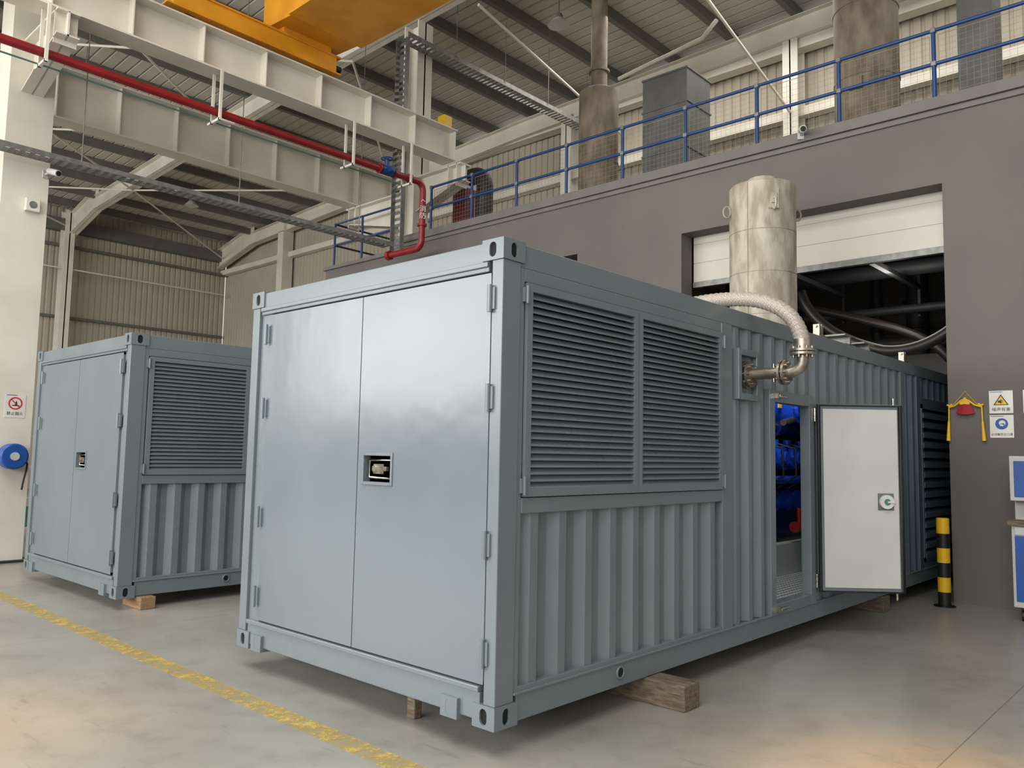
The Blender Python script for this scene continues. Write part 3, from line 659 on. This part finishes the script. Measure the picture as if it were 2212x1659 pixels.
m=M(); m.cyl((-.45,-.66,.5),(-.28,-.66,.5),.045,n=20); m.cyl((-.36,-.66,.5),(-.36,-.66,.7),.022,n=14); m.cyl((-.48,-.66,.5),(-.45,-.66,.5),.06,n=20); mk('water_pump',m,RED,T)
m=M(); m.box(-1.4,1.2,-.62,-.5,0,.33); m.box(-1.4,1.2,.5,.62,0,.33); m.box(-1.4,-1.3,-.5,.5,0,.33); m.box(-.9,-.7,-.5,.5,0,.35); m.box(.6,.8,-.5,.5,0,.35); mk('skid',m,PALE,T)
# ------------------------------------------------------------ timbers
def timber(loc,dx,dy,dz,mt,label):
    m=M(); m.box(0,dx,0,dy,0,dz); mk('timber_block',m,mt,loc=loc,label=label,cat='timber',bevel=.008)
timber((1.42,-.27,FZ),.19,3.1,.158,WOOD,'square grey-brown timber beam under the container')
timber((5.85,-.02,FZ),.2,2.8,.158,WOOD,'worn timber beam under the container middle')
timber((9.5,.0,FZ),.2,2.6,.158,WOOD,'worn timber beam under the container end')
timber((.15,.79,FZ),.06,.07,.178,WOOD,'short timber packing block under the front sill')
timber((.36,5.08,FZ),.15,.42,.118,WOOD2,'pale timber block under the corner of the second container')
timber((1.4,7.2,FZ),.15,.6,.118,WOOD2,'pale timber block under the far edge of the second container')
timber((7.5,5.17,FZ),.16,2.7,.118,WOOD2,'pale timber beam under the rear of the second container')
# ------------------------------------------------------------ test cell contents
def cable(pts,r,label):
    mk('exhaust_hose',M().tube(bez(pts),r,n=18),PLAST,label=label,cat='hose')
cable([(8.9,2.1,4.0),(8.9,2.0,3.6),(8.9,1.6,3.2),(8.9,.9,3.0),(8.9,.3,2.9),(8.9,-.2,3.3),(8.9,-.6,3.9)],.08,'thick dark flexible hose hanging inside the test cell')
cable([(10,3.0,4.1),(10,2.7,4.0),(10,2.2,3.9),(10,1.4,3.6),(10,.8,3.4),(10,.4,3.2),(10,.2,2.75)],.07,'dark pipe curving inside the test cell')
T=thing('overhead_duct_rack','dark pipes and ducts under the test cell ceiling','pipe rack',(9.7,1.3,4.2))
mk('duct',M().cyl((-.5,-2.2,.5),(-.5,2.4,.5),.2,n=24),DARKG,T)
mk('pipe',M().cyl((.3,-2.2,.2),(.3,2.4,.2),.12,n=20),DARKG,T)
mk('pipe',M().cyl((-1,-2.2,.1),(-1,2.4,.1),.05,n=14),DARKG,T)
mk('pipe',M().cyl((.8,-2.2,-.35),(.8,2.4,-.35),.07,n=14),DARKG,T)
for y in(-1.6,-.4,.8,1.8):
    m=M(); m.box(-1.3,1.0,y-.04,y+.04,-.02,.05); m.box(-1.3,-1.26,y-.02,y+.02,.05,1.0); m.box(.96,1.0,y-.02,y+.02,-.45,1.0); m.cyl((-.5,y,.5),(-.5,y+.02,.5),.26,n=20); mk('hanger',m,DARKG,T)
T=thing('cell_machinery','dark machinery with flanged vertical pipes inside the test cell','machine',(12.0,1.0,FZ))
m=M(); m.box(.3,.85,-1.6,1.4,0,3.5); mk('cabinet_body',m,LOGREY,T,bevel=.02)
for y,r_ in((-1.1,.14),(-.3,.1),(.5,.18),(1.2,.09)):
    m=M(); m.cyl((.65,y,3.5),(.65,y,5.3),r_,n=20); m.cyl((.65,y,4.0),(.65,y,4.04),r_*1.3,n=20); m.cyl((.65,y,4.5),(.65,y,4.54),r_*1.3,n=20); mk('riser_pipe',m,DARKG,T)
mk('cross_pipe',M().cyl((.55,-1.6,3.75),(.55,1.4,3.75),.1,n=20),LOGREY,T)
mk('alarm_lamp',M().cyl((12.8,2.9,3.9),(12.9,2.9,3.9),.07,n=16),RED,label='small red alarm lamp on the cell wall',cat='lamp')
# ------------------------------------------------------------ bollard
T=thing('bollard','yellow and black striped steel safety bollard beside the doorway','bollard',(6.78,-.36,FZ))
m=M(); n=6; hh=.95/n
for i in range(n): m.cyl((0,0,.0+i*hh),(0,0,(i+1)*hh),.065,n=32,mi=(i+1)%2,caps=False)
m.cyl((0,0,.949),(0,0,.96),.065,.055,n=32,mi=0)
mk('post',m,[YEL2,BLACK],T)
mk('base_plate',M().cyl((0,0,0),(0,0,.012),.11,n=24),BLACK,T)
# ------------------------------------------------------------ signs
def sign(loc,w,h,label,face):
    T=thing('safety_sign',label,'sign',loc)
    if face=='x': mk('sign_board',M().box(-.004,0,-w/2,w/2,-h/2,h/2),SIGNW,T); R=RX; f=lambda u,v,d=.005: (-d,-u,v)
    else: mk('sign_board',M().box(-w/2,w/2,-.004,0,-h/2,h/2),SIGNW,T); R=RY; f=lambda u,v,d=.005:(u,-d,v)
    return T,R,f
def disc(T,f,u,v,r,mt,d,nm='symbol',ring=None,n=32):
    m=M(); C=[f(u+r*math.cos(2*math.pi*i/n),v+r*math.sin(2*math.pi*i/n),d) for i in range(n)]
    if ring:
        I=[f(u+ring*math.cos(2*math.pi*i/n),v+ring*math.sin(2*math.pi*i/n),d) for i in range(n)]
        m.add(C+I,[(i,(i+1)%n,n+(i+1)%n,n+i) for i in range(n)])
    else: m.add(C,[tuple(range(n))])
    mk(nm,m,mt,T)
def poly(T,f,P,mt,d,nm='symbol'):
    m=M(); m.add([f(u,v,d) for u,v in P],[tuple(range(len(P)))]); mk(nm,m,mt,T)
T,R,f=sign((XW-.001,-.90,2.10),.23,.25,'white noise hazard sign with yellow warning triangle','x')
poly(T,f,[(-.075,-.035),(.075,-.035),(0,.085)],BLACK,.005); poly(T,f,[(-.058,-.027),(.058,-.027),(0,.067)],YEL2,.006)
poly(T,f,[(-.028,-.008),(-.012,-.008),(.006,-.02),(.006,.03),(-.012,.015),(-.028,.015)],BLACK,.007)
poly(T,f,[(.014,-.012),(.019,-.012),(.019,.022),(.014,.022)],BLACK,.007)
poly(T,f,[(-.105,.108),(.02,.108),(.02,.114),(-.105,.114)],SIGNBLUE,.006)
text('噪声有害',.045,T,f(0,-.085),R,DARKG)
T,R,f=sign((XW-.001,-1.225,2.10),.23,.25,'white safety sign with yellow triangle next to the noise sign','x')
poly(T,f,[(-.075,-.035),(.075,-.035),(0,.085)],BLACK,.005); poly(T,f,[(-.058,-.027),(.058,-.027),(0,.067)],YEL2,.006)
T,R,f=sign((XW-.001,-.90,1.83),.23,.25,'white sign with blue mandatory dust mask symbol','x')
disc(T,f,0,.028,.062,SIGNBLUE,.005); disc(T,f,.005,.035,.032,SIGNW,.006); poly(T,f,[(-.03,.005),(.012,-.005),(.03,.02),(.02,.035),(-.01,.03)],SIGNBLUE,.007); poly(T,f,[(-.02,.008),(.01,0),(.02,.018),(-.01,.026)],SIGNW,.008)
poly(T,f,[(-.105,.108),(.02,.108),(.02,.114),(-.105,.114)],SIGNBLUE,.006)
text('必须戴防尘口罩',.03,T,f(0,-.09),R,DARKG)
T,R,f=sign((.40,9.449,1.95),.25,.32,'white no open flame sign with red prohibition circle on the column','y')
disc(T,f,0,.035,.085,SIGNRED,.006,ring=.068); poly(T,f,[(-.008,.0),(.0,.045),(.012,.075),(.02,.04),(.028,.0)],BLACK,.005); poly(T,f,[(-.04,.012),(.05,.012),(.05,.0),(-.04,.0)],BLACK,.005)
poly(T,f,[(-.056,.098),(-.064,.09),(.056,-.028),(.064,-.02)],SIGNRED,.007); poly(T,f,[(-.11,.142),(.02,.142),(.02,.15),(-.11,.15)],SIGNBLUE,.006)
text('禁止烟火',.05,T,f(0,-.105),R,DARKG)
T=thing('wall_speaker','small off-white square speaker on the column','speaker',(.42,9.45,4.74))
mk('housing',M().box(-.09,.09,-.08,0,-.09,.09),CREAM,T,bevel=.008); mk('grille',M().cyl((0,-.086,0),(0,-.08,0),.05,n=24),GALV,T)
T=thing('hose_reel','round blue retractable hose reel mounted on the column','hose reel',(.38,9.45,1.27))
m=M(); m.cyl((0,-.2,0),(0,-.04,0),.17,n=40); m.cyl((0,-.215,0),(0,-.2,0),.15,.17,n=40); mk('drum',m,SIGNBLUE,T,bevel=.005)
mk('hub',M().cyl((0,-.23,0),(0,-.21,0),.055,n=24),PALE,T); m=M(); m.box(-.05,.05,-.05,.0,-.1,.1); mk('mount',m,DARKG,T)
mk('hose_end',M().tube(bez([(.16,-.1,-.05),(.22,-.1,-.12),(.16,-.1,-.2),(.14,-.1,-.45)]),.012,n=8),BLACK,T)
T=thing('tool_rack','grey steel storage rack with teal and yellow parts behind the column','rack',(1.2,12.2,FZ))
m=M()
for x in(-.45,.45):
    for y in(-.25,.25): m.box(x-.02,x+.02,y-.02,y+.02,0,1.75)
for z in(.2,.7,1.2,1.7): m.box(-.45,.45,-.25,.25,z,z+.03)
mk('rack_frame',m,PALE,T)
mk('teal_part',M().box(-.35,.0,-.2,.2,.73,1.0),TEAL,T); mk('teal_part',M().cyl((.2,0,.23),(.2,0,.55),.12),TEAL,T)
mk('yellow_part',M().cyl((.1,-.1,1.23),(.1,-.1,1.5),.1),YEL2,T); mk('yellow_part',M().box(-.35,-.1,-.2,.1,1.23,1.42),YEL2,T)
T=thing('hanging_decoration','red cloth ornament with yellow frame and tassels on the wall','decoration',(XW-.01,-.55,2.05))
m=M(); m.add([(-.03,.055,.03),(-.045,0,.035),(-.03,-.055,.03),(-.03,-.095,-.07),(-.05,-.03,-.085),(-.05,.03,-.085),(-.03,.095,-.07)],[(0,6,5,1),(1,5,4),(1,4,3,2)]); m.add([(-.005,.055,.03),(-.005,-.055,.03),(-.005,-.095,-.07),(-.005,.095,-.07)],[(0,1,2,3)]); mk('cloth',m,SILK,T)
m=M(); m.tube([(-.02,.165,.0),(-.03,.10,.02),(-.035,.04,.07),(-.035,0,.09),(-.035,-.04,.07),(-.03,-.10,.02),(-.02,-.165,.0)],.011,n=8)
m.tube([(-.02,.13,.035),(-.02,.16,.015),(-.02,.185,.03)],.012,n=8); m.tube([(-.02,-.13,.035),(-.02,-.16,.015),(-.02,-.185,.03)],.012,n=8); m.box(-.04,0,-.05,.05,.03,.075); m.cyl((-.02,0,.07),(-.02,0,.11),.025,.012,n=12); mk('yellow_frame',m,YEL2,T)
for s_ in(-1,1):
    m=M(); m.cyl((-.02,s_*.165,.01),(-.02,s_*.17,-.16),.008,n=8); m.cyl((-.02,s_*.17,-.16),(-.02,s_*.18,-.38),.012,.022,n=12); mk('tassel',m,YEL2,T)
mk('cord',M().tube([(-.02,.12,.03),(-.005,0,.18),(-.02,-.12,.03)],.003,n=6),YEL2,T)
T=thing('tool_cabinet','blue and white steel workshop tool cabinet on castors','cabinet',(6.4,-1.55,FZ))
m=M(); m.box(0,.55,-.46,.46,.14,.95); mk('lower_body',m,PALE,T,bevel=.008)
mk('cabinet_door',M().box(-.012,0,-.43,.43,.2,.85),SIGNBLUE,T,bevel=.004)
mk('worktop',M().box(-.04,.6,-.49,.49,.95,1.0),WOOD,T,bevel=.005)
m=M(); m.box(.2,.55,-.46,.46,1.0,1.2,0); m.box(-.0,.5,-.46,.46,1.2,1.65); mk('upper_body',m,PALE,T,bevel=.006)
mk('upper_door',M().box(-.012,0,-.42,.42,1.24,1.60),SIGNBLUE,T,bevel=.004)
mk('drawer',M().box(-.016,0,-.43,.43,.86,.94),WHITE,T,bevel=.003)
m=M(); m.tube([(-.01,-.3,.62),(-.05,-.3,.62),(-.05,.3,.62),(-.01,.3,.62)],.01,n=8); mk('handle',m,CHROME,T)
for x in(.08,.47):
    for y in(-.38,.38):
        m=M(); m.cyl((x,y-.018,.055),(x,y+.018,.055),.055,n=24); m.box(x-.02,x+.02,y-.03,y-.018,.05,.14); m.box(x-.02,x+.02,y+.018,y+.03,.05,.14); m.box(x-.04,x+.04,y-.04,y+.04,.125,.14); mk('castor',m,BLACK,T)
# ------------------------------------------------------------ lights
W=bpy.data.worlds.new('w'); SC.world=W; W.use_nodes=True
bg=W.node_tree.nodes['Background']; bg.inputs[0].default_value=(1.0,0.985,0.955,1); bg.inputs[1].default_value=0.72
def area(nm,loc,rot,sx,sy,e,col=(1,1,1)):
    l=bpy.data.lights.new(nm,'AREA'); l.shape='RECTANGLE'; l.size=sx; l.size_y=sy; l.energy=e; l.color=col
    o=bpy.data.objects.new(nm,l); COL.objects.link(o); o.location=loc; o.rotation_euler=rot
area('window_band_light',(-15.8,8,5.6),(0,-math.radians(90),0),5.5,36,5000,(1,.985,.95))
area('overhead_fill',(-4.5,0,10.6),(0,0,0),6,14,1150,(1,.98,.95))  # added fill light under the closed roof, no roof opening here
area('overhead_fill_far',(4.5,20,9.6),(0,0,0),5,6,260,(1,.97,.92))  # extra fill added over the next bay, not a roof window
area('overhead_fill_mezzanine',(11.5,3,10.6),(0,0,0),3,12,400,(1,.96,.9))  # added fill above the mezzanine, roof is unbroken there
def spot(nm,loc,tgt,e,ang_,col):
    l=bpy.data.lights.new(nm,'SPOT'); l.energy=e; l.spot_size=math.radians(ang_); l.spot_blend=1; l.color=col; l.shadow_soft_size=.5
    o=bpy.data.objects.new(nm,l); COL.objects.link(o); o.location=loc; o.rotation_euler=(Vector(tgt)-Vector(loc)).to_track_quat('-Z','Y').to_euler()
spot('warm_patch_light',(1.2,-2.6,8),(1.2,-1.7,FZ),3600,14,(1,.46,.04))
spot('warm_patch_light',(-2.1,2.6,8),(-1.9,2.4,FZ),2400,19,(1,.5,.12))
def point(nm,loc,e,col=(1,1,1),r=.1):
    pl=bpy.data.lights.new(nm,'POINT'); pl.energy=e; pl.shadow_soft_size=r; pl.color=col; o=bpy.data.objects.new(nm,pl); COL.objects.link(o); o.location=loc
point('container_fill',(4.6,.5,2.3),30)  # added fill to lift the engine out of the dark, no fitting
point('cell_fill',(9.2,.9,4.05),26,(1,.95,.88),.3)  # added fill that brightens the cell interior, no fitting modelled
# ------------------------------------------------------------ camera
yaw,pitch,roll,fp=0.74304,0.08759,0.01898,1739.85
fw=Vector((math.cos(pitch)*math.cos(yaw),math.cos(pitch)*math.sin(yaw),math.sin(pitch)))
rt=Vector((math.sin(yaw),-math.cos(yaw),0)); up=rt.cross(fw)
r2=rt*math.cos(roll)+up*math.sin(roll); u2=-rt*math.sin(roll)+up*math.cos(roll)
cd=bpy.data.cameras.new('camera'); cd.sensor_width=36; cd.sensor_fit='HORIZONTAL'; cd.lens=fp/2212*36; cd.clip_start=.05; cd.clip_end=200
co=bpy.data.objects.new('camera',cd); COL.objects.link(co)
mw=Matrix((r2,u2,-fw)).transposed().to_4x4(); mw.translation=Vector((-3.09458,-2.92248,1.41708)); co.matrix_world=mw
SC.camera=co
